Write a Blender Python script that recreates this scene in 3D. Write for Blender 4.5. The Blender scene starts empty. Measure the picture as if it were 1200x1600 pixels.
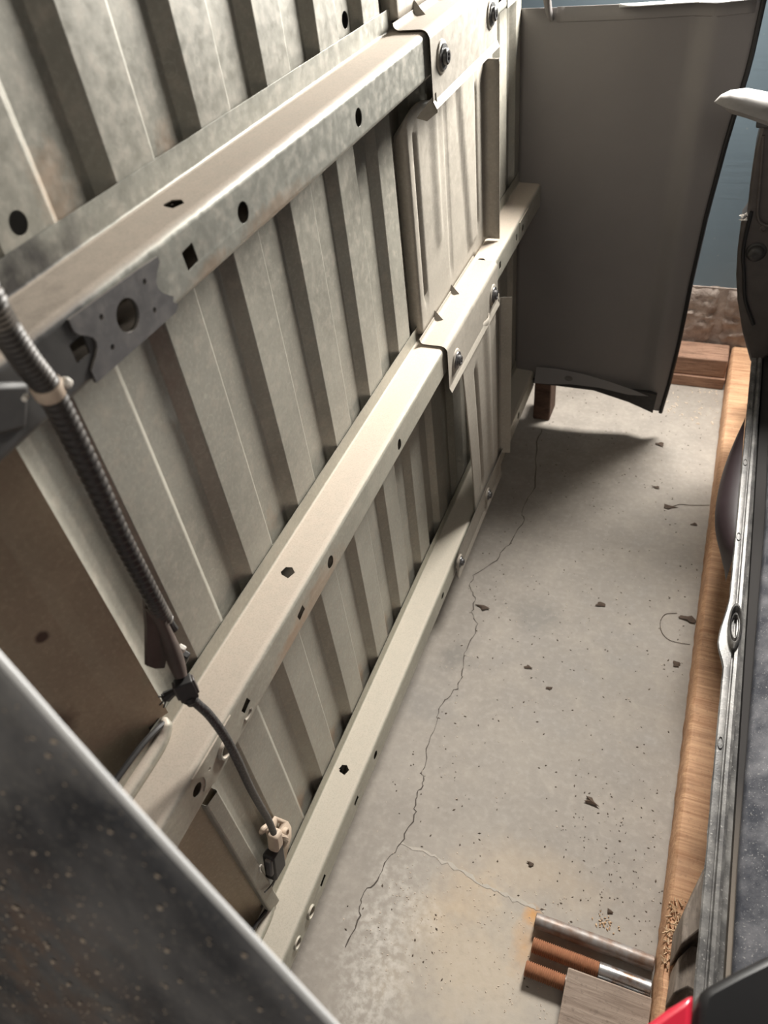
import bpy, bmesh, math, random
from mathutils import Vector, Matrix
from mathutils.geometry import delaunay_2d_cdt
random.seed(7)
S = bpy.context.scene
C = S.collection
PI = math.pi

# ------------------------------------------------------------------ camera
cd = bpy.data.cameras.new('camera'); cam = bpy.data.objects.new('camera', cd); C.objects.link(cam)
cd.sensor_fit = 'HORIZONTAL'; cd.sensor_width = 36.0; cd.lens = 1158.8 / 1200 * 36
cd.clip_start = .01
rt = Vector((.92515, .36406, -.1075)); up = Vector((-.1803, .67064, .71954)); bk = Vector((.33405, -.6463, .68609))
M4 = Matrix.Identity(4)
for i in range(3):
    M4[i][0] = rt[i]; M4[i][1] = up[i]; M4[i][2] = bk[i]
M4[0][3] = .45; M4[1][3] = 0.0; M4[2][3] = 1.4
cam.matrix_world = M4
cd.dof.use_dof = True; cd.dof.focus_distance = 1.15; cd.dof.aperture_fstop = 8.5
S.camera = cam

# ------------------------------------------------------------------ light and exposure
w = bpy.data.worlds.new('world'); S.world = w; w.use_nodes = True
w.node_tree.nodes['Background'].inputs[0].default_value = (.92, .94, 1.0, 1)
w.node_tree.nodes['Background'].inputs[1].default_value = .038
def area(name, loc, target, sx, sy, power, col):
    l = bpy.data.lights.new(name, 'AREA'); l.shape = 'RECTANGLE'; l.size = sx; l.size_y = sy
    l.energy = power; l.color = col; l.spread = math.radians(150)
    o = bpy.data.objects.new(name, l); C.objects.link(o); o.location = loc
    o.rotation_euler = (Vector(target) - Vector(loc)).to_track_quat('-Z', 'Y').to_euler()
    return o
area('window_daylight', (.48, 2.17, 1.40), (.22, .35, .3), .40, .60, 92, (1.0, .965, .905))
area('camera_side_fill', (.9, -1.0, 2.3), (.2, .4, .6), .8, .8, 7, (1.0, .93, .82))  # added soft fill from behind the camera, lifts the near bedside
S.view_settings.view_transform = 'Standard'; S.view_settings.look = 'None'
S.view_settings.gamma = 1.0; S.view_settings.use_curve_mapping = False
S.view_settings.exposure = 0.2

# ------------------------------------------------------------------ materials
class NT:
    def __init__(s, name):
        s.m = bpy.data.materials.new(name); s.m.use_nodes = True
        s.t = s.m.node_tree; s.n = s.t.nodes; s.b = s.n['Principled BSDF']
        s.geo = s.n.new('ShaderNodeNewGeometry'); s.pos = s.geo.outputs['Position']
    def lk(s, a, b): s.t.links.new(a, b)
    def sc(s, v, vec=None):
        m = s.n.new('ShaderNodeVectorMath'); m.operation = 'MULTIPLY'
        s.lk(vec or s.pos, m.inputs[0]); m.inputs[1].default_value = v; return m.outputs[0]
    def noise(s, scale, vec=None, detail=5, rough=.6, dist=0):
        n = s.n.new('ShaderNodeTexNoise'); n.inputs['Scale'].default_value = scale
        n.inputs['Detail'].default_value = detail; n.inputs['Roughness'].default_value = rough
        n.inputs['Distortion'].default_value = dist
        s.lk(vec or s.pos, n.inputs['Vector']); return n.outputs['Fac']
    def voro(s, scale, vec=None, feature='F1'):
        n = s.n.new('ShaderNodeTexVoronoi'); n.feature = feature; n.inputs['Scale'].default_value = scale
        s.lk(vec or s.pos, n.inputs['Vector']); return n.outputs['Distance']
    def ramp(s, f, pts):
        r = s.n.new('ShaderNodeValToRGB'); e = r.color_ramp.elements
        while len(e) < len(pts): e.new(.5)
        for i, (p, c) in enumerate(pts):
            e[i].position = p
            e[i].color = (c, c, c, 1) if isinstance(c, (int, float)) else (*c, 1)
        s.lk(f, r.inputs[0]); return r.outputs[0]
    def mix(s, f, a, b, mode='MIX'):
        m = s.n.new('ShaderNodeMix'); m.data_type = 'RGBA'; m.blend_type = mode
        for v, i in ((f, 0), (a, 6), (b, 7)):
            if isinstance(v, (int, float)): m.inputs[i].default_value = v if i == 0 else (v, v, v, 1)
            elif isinstance(v, tuple): m.inputs[i].default_value = (*v, 1)
            else: s.lk(v, m.inputs[i])
        return m.outputs[2]
    def math(s, op, a, b=0.0):
        m = s.n.new('ShaderNodeMath'); m.operation = op
        for v, i in ((a, 0), (b, 1)):
            if isinstance(v, (int, float)): m.inputs[i].default_value = v
            else: s.lk(v, m.inputs[i])
        return m.outputs[0]
    def xyz(s, v=None):
        n = s.n.new('ShaderNodeSeparateXYZ'); s.lk(v or s.pos, n.inputs[0]); return n.outputs
    def blob(s, c, rad, soft=.5, wob=None, axes=(1, 1, 1)):
        d = s.n.new('ShaderNodeVectorMath'); d.operation = 'SUBTRACT'
        s.lk(s.pos, d.inputs[0]); d.inputs[1].default_value = c
        d2 = s.sc(axes, d.outputs[0])
        l = s.n.new('ShaderNodeVectorMath'); l.operation = 'LENGTH'; s.lk(d2, l.inputs[0])
        v = l.outputs['Value']
        if wob is not None: v = s.math('ADD', v, s.math('MULTIPLY', s.math('SUBTRACT', wob, .5), rad * 1.6))
        return s.ramp(s.math('DIVIDE', v, rad), [(max(0, 1 - soft), 1.0), (1.0, 0.0)])
    def bump(s, h, strength=.3, dist=.002):
        b = s.n.new('ShaderNodeBump'); b.inputs['Strength'].default_value = strength
        b.inputs['Distance'].default_value = dist; s.lk(h, b.inputs['Height'])
        s.lk(b.outputs[0], s.b.inputs['Normal'])
    def done(s, col, rough=.5, metal=0.0, spec=.5, coat=0.0):
        def put(k, v):
            if isinstance(v, (int, float)): s.b.inputs[k].default_value = v
            elif isinstance(v, tuple): s.b.inputs[k].default_value = (*v, 1)
            else: s.lk(v, s.b.inputs[k])
        put('Base Color', col); put('Roughness', rough); put('Metallic', metal)
        put('Specular IOR Level', spec)
        if coat: s.b.inputs['Coat Weight'].default_value = coat; s.b.inputs['Coat Roughness'].default_value = .15
        return s.m

def mat_sheet(name, base, dust, rings=True, rough=.42, dark=None, rust=(), metal=.25):
    """painted galvanised sheet: mottled, with dust lying on level faces"""
    k = NT(name)
    n1 = k.noise(9); n2 = k.noise(70, detail=3); n3 = k.noise(520, detail=2)
    lo = tuple(c * .88 for c in base); hi = tuple(min(1, c * 1.08) for c in base)
    col = k.mix(k.ramp(n1, [(.35, 0.0), (.68, 1.0)]), lo, hi)
    col = k.mix(k.math('MULTIPLY', k.ramp(n2, [(.5, 0.0), (.72, 1.0)]), .30), col, dust)
    n5 = k.noise(210, detail=3)
    col = k.mix(k.math('MULTIPLY', k.ramp(n5, [(.52, 0.0), (.70, 1.0)]), .30), col, tuple(min(1, c * 1.45) for c in base))
    col = k.mix(k.math('MULTIPLY', k.ramp(n5, [(.30, 1.0), (.45, 0.0)]), .22), col, tuple(c * .6 for c in base))
    if rings:
        v = k.voro(48)
        ring = k.ramp(v, [(.0, 0.0), (.26, 0.0), (.30, 1.0), (.35, 0.0)])
        msk = k.ramp(k.noise(13, detail=2), [(.52, 0.0), (.62, 1.0)])
        col = k.mix(k.math('MULTIPLY', k.math('MULTIPLY', ring, msk), .28), col, tuple(min(1, c * 1.5) for c in base))
    for (c, r, ax) in rust:
        col = k.mix(k.math('MULTIPLY', k.blob(c, r, .7, k.noise(60), ax), .42), col, (.36, .22, .13))
    rv = k.ramp(n2, [(.3, rough - .08), (.75, rough + .16)])
    if dark:
        for (c, r, ax, dc) in dark:
            col = k.mix(k.math('MULTIPLY', k.blob(c, r, .45, k.noise(14), ax), .93), col, dc)
    nz = k.xyz(k.geo.outputs['Normal'])[2]
    up_ = k.math('MULTIPLY', k.ramp(nz, [(.45, 0.0), (.9, 1.0)]), k.ramp(n2, [(.15, .72), (.6, 1.0)]))
    gr = k.mix(k.ramp(n3, [(.45, 0.0), (.7, 1.0)]), dust, tuple(c * .86 for c in dust))
    col = k.mix(up_, col, gr)
    rr = k.mix(up_, rv, .85)
    k.bump(n2, .06, .002)
    return k.done(col, rr, k.mix(up_, metal, 0.0), .5)

BEIGE = (.295, .282, .240); DUST = (.47, .40, .33)
m_bed = mat_sheet('primered_sheet', BEIGE, DUST,
    rust=[((0, .43, 1.215), .03, (1, 1, .6)), ((0, .58, 1.206), .02, (1, 1, .7)), ((0, .57, .738), .018, (1, 1, .6))]
         + [((-.01, .425 + .131 * i, .205), .03, (1, 1.4, .8)) for i in range(5)])
m_sill1 = mat_sheet('sill_sheet_upper', (.33, .325, .285), DUST, rings=False, rough=.36, metal=.4,
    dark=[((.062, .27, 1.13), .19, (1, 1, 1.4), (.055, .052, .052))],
    rust=[((.06, .63, 1.128), .05, (1, .55, 3.5)), ((.06, .50, 1.128), .02, (1, .6, 2))])
m_sill2 = mat_sheet('sill_sheet_middle', (.36, .345, .29), DUST, rings=True, rough=.40, metal=.35,
    rust=[((.056, .53, .655), .05, (1, .45, 1.6)), ((.056, .45, .652), .03, (1, .5, 1.6))])
m_sill3 = mat_sheet('sill_sheet_lower', (.36, .35, .29), (.45, .405, .335), rings=True, rough=.40, metal=.35)
m_plate = mat_sheet('dusty_plate', (.29, .265, .225), (.34, .295, .245), rings=False, rough=.5, metal=.1)
m_brown = mat_sheet('grimy_sheet', (.40, .325, .225), (.46, .38, .27), rings=False, rough=.6, metal=.05,
    dark=[((-.03, .20, .80), .03, (1, 1, .8), (.09, .05, .03)), ((-.02, .235, .91), .008, (1, 1, 1), (.06, .03, .02))])
m_darkplate = mat_sheet('dark_grey_plate', (.105, .10, .10), (.2, .18, .16), rings=False, rough=.45, metal=.2)

k = NT('dark_grey_paint'); n = k.noise(4); n2 = k.noise(120)
m_panel = k.done(k.mix(n, (.135, .125, .120), (.19, .176, .168)), k.ramp(n2, [(.3, .5), (.7, .62)]), 0, .5)

k = NT('scuffed_black_paint'); n = k.noise(7, dist=.4); n2 = k.noise(40); n3 = k.noise(260, detail=2)
col = k.mix(k.ramp(n, [(.36, 0.0), (.66, 1.0)]), (.062, .063, .070), (.26, .253, .256))
col = k.mix(k.math('MULTIPLY', k.ramp(k.noise(14), [(.55, 0.0), (.7, 1.0)]), .6), col, (.26, .25, .24))
brown_refl = k.math('MULTIPLY', k.blob((.15, .03, .92), .12, .8, n2, (1, .6, .8)), k.ramp(n2, [(.42, 0.0), (.62, 1.0)]))  # brownish reflections on the black skin, painted into its colour
col = k.mix(k.math('MULTIPLY', brown_refl, .6), col, (.27, .16, .10))
col = k.mix(k.math('MULTIPLY', k.ramp(n3, [(.58, 0.0), (.68, 1.0)]), .35), col, (.3, .28, .25))
k.bump(n2, .15, .002)
m_near = k.done(col, k.ramp(n2, [(.3, .32), (.7, .55)]), 0, .5)

k = NT('lit_edge'); m_edge = k.done(k.mix(k.noise(60), (.72, .73, .74), (.88, .88, .88)), .4, .1, .5)  # near-white colour stands in for window light caught on the rims

k = NT('dusty_navy_paint'); n = k.noise(22); n2 = k.noise(420, detail=2); v = k.voro(330)
col = k.mix(k.ramp(n, [(.4, 0.0), (.7, 1.0)]), (.06, .064, .078), (.20, .20, .215))
col = k.mix(k.math('MULTIPLY', k.ramp(n2, [(.63, 0.0), (.72, 1.0)]), .7), col, (.5, .49, .47))
k.bump(n2, .2, .001)
m_car = k.done(col, k.ramp(n, [(.3, .26), (.7, .46)]), .15, .6)
k = NT('seam_metal'); n = k.noise(30); n2 = k.noise(300, detail=2)
col = k.mix(k.ramp(n, [(.4, 0.0), (.66, 1.0)]), (.085, .082, .080), (.22, .212, .20))
col = k.mix(k.math('MULTIPLY', k.ramp(n2, [(.62, 0.0), (.72, 1.0)]), .5), col, (.5, .48, .45))
k.bump(n2, .2, .001)
m_seam = k.done(col, .38, .12, .5)
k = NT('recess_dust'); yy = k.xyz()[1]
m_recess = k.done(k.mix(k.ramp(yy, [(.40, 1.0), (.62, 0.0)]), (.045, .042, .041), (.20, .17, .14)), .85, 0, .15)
k = NT('black_rubber'); n = k.noise(80)
m_rubber = k.done(k.mix(n, (.016, .016, .017), (.05, .046, .043)), .55, 0, .4)
k = NT('black_gloss'); m_gloss = k.done(k.mix(k.noise(9), (.006, .006, .007), (.02, .019, .019)), .4, 0, .35)
k = NT('smoked_plastic'); m_smoke = k.done(k.mix(k.noise(12), (.020, .012, .013), (.05, .036, .040)), .42, 0, .3)
k = NT('dark_trim'); n = k.noise(30); m_trim = k.done(k.mix(n, (.035, .030, .028), (.085, .072, .066)), .42, 0, .5)
k = NT('red_lens'); m_red = k.done((.55, .02, .045), .25, 0, .5, .4)
k = NT('conduit_plastic'); n = k.noise(90)
nz = k.xyz(k.geo.outputs['Normal'])[2]
m_cond = k.done(k.mix(k.math('MULTIPLY', k.ramp(nz, [(.1, 0.0), (.8, 1.0)]), k.ramp(n, [(.3, .35), (.6, .9)])), (.022, .019, .018), (.26, .225, .19)), .5, 0, .5)
k = NT('cracked_tape'); n = k.noise(45)
m_tape = k.done(k.mix(n, (.035, .024, .019), (.13, .10, .085)), .65)
k = NT('braided_sleeve'); yy = k.voro(420)
m_braid = k.done(k.mix(k.ramp(yy, [(.2, 0.0), (.6, 1.0)]), (.09, .085, .08), (.03, .028, .027)), .55)
k = NT('tan_plastic'); m_tan = k.done(k.mix(k.noise(120), (.36, .28, .21), (.52, .42, .33)), .6)
k = NT('bolt_steel'); m_bolt = k.done(k.mix(k.noise(90), (.05, .05, .055), (.16, .155, .15)), .35, .6)
k = NT('white_tab'); m_white = k.done((.6, .56, .5), .5)

def mat_wood(name, a, b, cross=(300, 22, 40), dirt=(.2, .15, .11), amt=.4, rough=.75):
    k = NT(name)
    g = k.noise(1, k.sc(cross), detail=6, rough=.65, dist=.6); g2 = k.noise(11); g3 = k.noise(160, detail=3)
    col = k.mix(k.ramp(g, [(.34, 0.0), (.66, 1.0)]), a, b)
    col = k.mix(k.math('MULTIPLY', k.ramp(g2, [(.5, 0.0), (.72, 1.0)]), amt), col, dirt)
    col = k.mix(k.math('MULTIPLY', k.ramp(g3, [(.58, 0.0), (.7, 1.0)]), .35), col, tuple(c * .5 for c in a))
    k.bump(g, .35, .002)
    return k.done(col, rough, 0, .3)
m_beam = mat_wood('rough_sawn_wood', (.42, .22, .12), (.68, .42, .25), (6, 170, 60), (.24, .14, .09), .45)
m_beamend = mat_wood('pale_splintered_wood', (.42, .27, .16), (.66, .48, .31), (120, 60, 60), (.25, .15, .09), .4)
m_timber = mat_wood('brown_timber', (.22, .125, .085), (.42, .255, .175), (14, 110, 150), (.12, .075, .055), .5)
m_block = mat_wood('shaded_block_wood', (.06, .034, .023), (.12, .07, .048), (14, 110, 60), (.05, .03, .02), .5)  # browns darkened to carry the shade the far block stands in
m_board = mat_wood('weathered_board', (.22, .165, .13), (.36, .285, .23), (14, 150, 60), (.19, .15, .125), .5)
m_grey = mat_wood('grey_weathered_wood', (.17, .14, .115), (.36, .30, .25), (120, 26, 30), (.12, .10, .085), .4)

k = NT('concrete')
n1 = k.noise(2.2); n2 = k.noise(14); n3 = k.noise(300, detail=4, rough=.7); n4 = k.noise(75, detail=6)
col = k.mix(k.ramp(n1, [(.3, 0.0), (.7, 1.0)]), (.250, .222, .192), (.335, .302, .264))
col = k.mix(k.math('MULTIPLY', k.ramp(n2, [(.45, 0.0), (.7, 1.0)]), .45), col, (.41, .368, .318))
col = k.mix(k.math('MULTIPLY', k.ramp(n2, [(.28, 1.0), (.42, 0.0)]), .35), col, (.235, .215, .19))
col = k.mix(k.math('MULTIPLY', k.ramp(n3, [(.60, 0.0), (.72, 1.0)]), .55), col, (.12, .10, .085))
col = k.mix(k.math('MULTIPLY', k.ramp(n3, [(.25, 1.0), (.36, 0.0)]), .5), col, (.56, .52, .47))
def stain_or_light(c, r, amt, dc, ax=(1, 1, 1), soft=.7):
    global col
    col = k.mix(k.math('MULTIPLY', k.blob(c, r, soft, n2, ax), amt), col, dc)
stain_or_light((.33, .30, 0), .27, .60, (.50, .45, .385), (1, 1, 1), .85)  # pale dust, spread wide so the colour also carries brighter light near the camera
stain_or_light((.30, .36, 0), .17, .45, (.52, .42, .30), (1, 1.3, 1))
stain_or_light((.36, .52, 0), .10, .30, (.50, .38, .25), (.6, 1.6, 1))
stain_or_light((.385, .40, 0), .05, .62, (.52, .30, .13), (1.6, .9, 1), .8)
stain_or_light((.388, .452, 0), .022, .9, (.55, .28, .09), (1, 1, 1), .8)
stain_or_light((.26, .44, 0), .07, .28, (.50, .36, .22))
stain_or_light((.10, .925, 0), .05, .55, (.16, .15, .135))
stain_or_light((.24, 1.09, 0), .07, .45, (.16, .15, .135), (.8, 1.1, 1))
stain_or_light((.077, .80, 0), .08, .35, (.21, .20, .19))
stain_or_light((.45, 1.05, 0), .08, .28, (.22, .20, .18))
stain_or_light((.33, .95, 0), .16, .25, (.22, .20, .18))
col = k.mix(k.math('MULTIPLY', k.math('MULTIPLY', k.blob((.16, .30, 0), .12, .8, n2, (1.3, .6, 1)), k.ramp(n4, [(.42, 0.0), (.62, 1.0)])), .6), col, (.62, .585, .53))
col = k.mix(k.math('MULTIPLY', k.ramp(n4, [(.50, 0.0), (.64, 1.0)]), .12), col, (.56, .51, .45))
col = k.mix(k.math('MULTIPLY', k.ramp(n4, [(.34, 1.0), (.46, 0.0)]), .14), col, (.22, .19, .165))
k.bump(n4, .16, .002)
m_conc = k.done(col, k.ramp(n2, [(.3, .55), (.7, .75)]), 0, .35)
k = NT('crack_dirt'); m_crack = k.done((.075, .06, .05), .9)
k = NT('crack_pale'); m_pale = k.done(k.mix(k.noise(70), (.36, .325, .28), (.48, .435, .375)), .8)
k = NT('blue_painted_board'); n = k.noise(3); n2 = k.noise(1, k.sc((3, 30, 90)))
col = k.mix(n, (.17, .24, .29), (.24, .32, .38))
col = k.mix(k.math('MULTIPLY', k.ramp(k.voro(30), [(.04, 1.0), (.10, 0.0)]), .35), col, (.5, .5, .5))
k.bump(n2, .2, .002); m_blue = k.done(col, .38, 0, .5)
k = NT('foundation_block'); n = k.noise(26); n2 = k.noise(120)
col = k.mix(k.ramp(n, [(.3, 0.0), (.7, 1.0)]), (.26, .205, .175), (.50, .42, .365))
k.bump(n2, .6, .006); m_found = k.done(col, .85, 0, .2)
k = NT('plain_wall'); m_wall = k.done(k.mix(k.noise(3), (.20, .19, .18), (.26, .25, .24)), .85)
k = NT('steel_rod'); n = k.noise(60); n2 = k.noise(1, k.sc((25, 160, 160)))
col = k.mix(k.ramp(n, [(.48, 0.0), (.68, 1.0)]), (.36, .36, .36), (.20, .125, .085))
m_rod = k.done(col, k.ramp(n2, [(.3, .25), (.7, .5)]), .75)
k = NT('pitted_rod'); n = k.noise(40); n2 = k.noise(1, k.sc((25, 160, 160)))
col = k.mix(k.ramp(n, [(.40, 0.0), (.62, 1.0)]), (.27, .25, .235), (.19, .125, .09))
m_rodold = k.done(col, k.ramp(n2, [(.3, .4), (.7, .65)]), .35)
k = NT('rusty_thread'); n = k.noise(150)
m_rust = k.done(k.mix(n, (.20, .075, .032), (.42, .19, .095)), .8)
k = NT('dead_leaf'); m_leaf = k.done(k.mix(k.noise(90), (.035, .022, .015), (.11, .07, .045)), .8)
k = NT('grit_dark'); m_gritd = k.done(k.mix(k.noise(40), (.05, .038, .03), (.16, .12, .09)), .85)
k = NT('grit_pale'); m_gritp = k.done(k.mix(k.noise(40), (.42, .33, .25), (.68, .58, .48)), .8)
k = NT('lint'); m_lint = k.done((.62, .58, .54), .9)

# ------------------------------------------------------------------ mesh helpers
def obj(name, bm, mat, parent=None, smooth=35, solid=None, wn=False, offset=-1.0, sub=0, bevel=0):
    bmesh.ops.remove_doubles(bm, verts=bm.verts, dist=1e-6)
    me = bpy.data.meshes.new(name)
    if smooth:
        for f in bm.faces: f.smooth = True
        a = math.radians(smooth)
        for e in bm.edges:
            e.smooth = not (len(e.link_faces) == 2 and e.calc_face_angle(0) > a)
    bm.to_mesh(me); bm.free(); me.materials.append(mat)
    o = bpy.data.objects.new(name, me); C.objects.link(o); o.parent = parent
    if solid:
        m = o.modifiers.new('solid', 'SOLIDIFY'); m.thickness = solid; m.offset = offset
    if bevel:
        m = o.modifiers.new('bevel', 'BEVEL'); m.width = bevel; m.segments = 2; m.limit_method = 'ANGLE'; m.angle_limit = .6
    if sub:
        m = o.modifiers.new('sub', 'SUBSURF'); m.levels = sub; m.render_levels = sub
    if wn:
        m = o.modifiers.new('wn', 'WEIGHTED_NORMAL'); m.keep_sharp = True; m.weight = 100
    return o
def tag(o, label=None, cat=None, group=None, kind=None):
    for kx, v in (('label', label), ('category', cat), ('group', group), ('kind', kind)):
        if v: o[kx] = v
    return o
def empty(name, loc, label, cat, group=None):
    o = bpy.data.objects.new(name, None); C.objects.link(o); o.location = loc; o.empty_display_size = .05
    return tag(o, label, cat, group)
def local(o, par):     # keep world-space mesh coordinates under a parent that stands elsewhere
    o.parent = par; o.matrix_parent_inverse = Matrix.Translation(par.location).inverted(); return o
def inside(p, poly):
    r = False; j = len(poly) - 1
    for i in range(len(poly)):
        a, b = poly[i], poly[j]
        if (a[1] > p[1]) != (b[1] > p[1]) and p[0] < (b[0] - a[0]) * (p[1] - a[1]) / (b[1] - a[1]) + a[0]: r = not r
        j = i
    return r
def fill(bm, outer, holes, fmap):
    vs = []; es = []
    for loop in [outer] + list(holes):
        s = len(vs); vs += [Vector(p) for p in loop]; nn = len(loop)
        es += [(s + i, s + (i + 1) % nn) for i in range(nn)]
    rv, _, rf, *_ = delaunay_2d_cdt(vs, es, [], 0, 1e-7)
    bv = [bm.verts.new(fmap(p.x, p.y)) for p in rv]
    for f in rf:
        cx = sum(rv[i].x for i in f) / len(f); cy = sum(rv[i].y for i in f) / len(f)
        if inside((cx, cy), outer) and not any(inside((cx, cy), h) for h in holes):
            try: bm.faces.new([bv[i] for i in f])
            except ValueError: pass
    for v in bv:
        if not v.link_faces: bm.verts.remove(v)
def circ(cx, cy, rx, ry=None, n=20):
    ry = ry or rx
    return [(cx + rx * math.cos(2 * PI * i / n), cy + ry * math.sin(2 * PI * i / n)) for i in range(n)]
def rsq(cx, cy, hx, hy, r=.002, rot=0):
    pts = []
    for sx, sy, a0 in ((1, 1, 0), (-1, 1, PI / 2), (-1, -1, PI), (1, -1, 1.5 * PI)):
        for t in (0, .5, 1):
            a = a0 + t * PI / 2
            pts.append((sx * (hx - r) + r * math.cos(a), sy * (hy - r) + r * math.sin(a)))
    c, s = math.cos(rot), math.sin(rot)
    return [(cx + x * c - y * s, cy + x * s + y * c) for x, y in pts]
def fillet(path, rads, seg=5):
    """2D polyline -> list of pieces: ('flat', a, b, i, s0) / ('arc', pts)"""
    P = [Vector(p) for p in path]; n = len(P); cut = [0.0] * n; info = [None] * n
    for i in range(1, n - 1):
        r = rads[i] if isinstance(rads, (list, tuple)) else rads
        d0 = (P[i - 1] - P[i]).normalized(); d1 = (P[i + 1] - P[i]).normalized()
        ang = d0.angle(d1)
        if r <= 0 or ang > PI - .02: continue
        c = r / math.tan(ang / 2); cut[i] = c
        a = P[i] + d0 * c; b = P[i] + d1 * c
        cen = P[i] + (d0 + d1).normalized() * (r / math.sin(ang / 2))
        va, vb = a - cen, b - cen; tot = va.angle(vb); pts = []
        cr = va.x * vb.y - va.y * vb.x; sg = 1 if cr > 0 else -1
        for j in range(seg + 1):
            t = sg * tot * j / seg
            pts.append(cen + Vector((va.x * math.cos(t) - va.y * math.sin(t), va.x * math.sin(t) + va.y * math.cos(t))))
        info[i] = pts
    out = []
    for i in range(n - 1):
        d = (P[i + 1] - P[i]).normalized()
        out.append(('flat', P[i] + d * cut[i], P[i + 1] - d * cut[i + 1], i, cut[i]))
        if i + 1 < n - 1 and info[i + 1]: out.append(('arc', info[i + 1]))
    return out
def fold(bm, path, rads, t0, t1, fmap, holes={}, seg=5):
    for pc in fillet(path, rads, seg):
        if pc[0] == 'flat':
            _, a, b, i, s0 = pc; L = (b - a).length
            if i in holes:
                hs = [[(t, s - s0) for t, s in h] for h in holes[i]]
                fill(bm, [(t0, 0), (t1, 0), (t1, L), (t0, L)], hs, lambda t, s: fmap(a + (b - a) * (s / L), t))
            else:
                vs = [bm.verts.new(fmap(p, t)) for p, t in ((a, t0), (a, t1), (b, t1), (b, t0))]; bm.faces.new(vs)
        else:
            pr = None
            for p in pc[1]:
                cu = (bm.verts.new(fmap(p, t0)), bm.verts.new(fmap(p, t1)))
                if pr: bm.faces.new((pr[0], pr[1], cu[1], cu[0]))
                pr = cu
def bx(bm, lo, hi, rot=None, jit=0.0):
    lo = Vector(lo); hi = Vector(hi); c = (lo + hi) / 2; vs = []
    for z in (lo.z, hi.z):
        for x, y in ((lo.x, lo.y), (hi.x, lo.y), (hi.x, hi.y), (lo.x, hi.y)):
            v = Vector((x, y, z)) - c
            if jit: v += Vector([random.uniform(-jit, jit) for _ in range(3)])
            if rot: v = rot @ v
            vs.append(bm.verts.new(c + v))
    for f in ((3, 2, 1, 0), (4, 5, 6, 7), (0, 1, 5, 4), (1, 2, 6, 5), (2, 3, 7, 6), (3, 0, 4, 7)):
        bm.faces.new([vs[i] for i in f])
def prism(bm, poly, fa, fb):
    """poly of 2D points; fa / fb map to the two end caps"""
    A = [bm.verts.new(fa(*p)) for p in poly]; B = [bm.verts.new(fb(*p)) for p in poly]; n = len(poly)
    bm.faces.new(A[::-1]); bm.faces.new(B)
    for i in range(n): bm.faces.new((A[i], A[(i + 1) % n], B[(i + 1) % n], B[i]))
def catmull(P, per=8):
    P = [Vector(p) for p in P]; Q = [P[0] * 2 - P[1]] + P + [P[-1] * 2 - P[-2]]; out = []
    for i in range(1, len(Q) - 2):
        p0, p1, p2, p3 = Q[i - 1:i + 3]
        for j in range(per):
            t = j / per
            out.append(.5 * ((2 * p1) + (p2 - p0) * t + (2 * p0 - 5 * p1 + 4 * p2 - p3) * t * t + (3 * p1 - p0 - 3 * p2 + p3) * t ** 3))
    out.append(P[-1]); return out
def tube(bm, pts, rad, n=12, cap=True):
    """rad: number or function(i, u)"""
    pts = [Vector(p) for p in pts]; N = len(pts); pr = None; up0 = Vector((.3, .2, 1)).normalized()
    for i, p in enumerate(pts):
        t = (pts[min(i + 1, N - 1)] - pts[max(i - 1, 0)]).normalized()
        a = t.cross(up0)
        if a.length < 1e-3: a = t.cross(Vector((1, 0, 0)))
        a.normalize(); b = t.cross(a); r = rad(i, i / max(1, N - 1)) if callable(rad) else rad
        ring = [bm.verts.new(p + (a * math.cos(2 * PI * j / n) + b * math.sin(2 * PI * j / n)) * r) for j in range(n)]
        if pr:
            for j in range(n): bm.faces.new((pr[j], pr[(j + 1) % n], ring[(j + 1) % n], ring[j]))
        elif cap: bm.faces.new(ring[::-1])
        pr = ring
    if cap: bm.faces.new(pr)
def lathe_x(bm, prof, c, n=20):
    """prof: list of (x offset, radius); axis along +x"""
    pr = None
    for dx, r in prof:
        ring = [bm.verts.new((c[0] + dx, c[1] + r * math.cos(2 * PI * j / n), c[2] + r * math.sin(2 * PI * j / n))) for j in range(n)]
        if pr:
            for j in range(n): bm.faces.new((pr[j], pr[(j + 1) % n], ring[(j + 1) % n], ring[j]))
        pr = ring
    bm.faces.new(pr)
def flakes(bm, n, place, size, flat=.4):
    for _ in range(n):
        p = Vector(place()); s = random.uniform(*size); r = Matrix.Rotation(random.uniform(0, 6.28), 3, 'Z') @ Matrix.Rotation(random.uniform(-.4, .4), 3, 'X')
        st = random.uniform(1, 2.2)
        vs = [bm.verts.new(p + r @ Vector(q)) for q in ((-s * st, 0, 0), (0, -s, 0), (s * st, 0, 0), (0, s, 0), (0, 0, s * flat * 1.6), (0, 0, -s * flat * .4))]
        for a, b in ((0, 1), (1, 2), (2, 3), (3, 0)):
            bm.faces.new((vs[a], vs[b], vs[4])); bm.faces.new((vs[b], vs[a], vs[5]))
NB = bmesh.new

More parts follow.
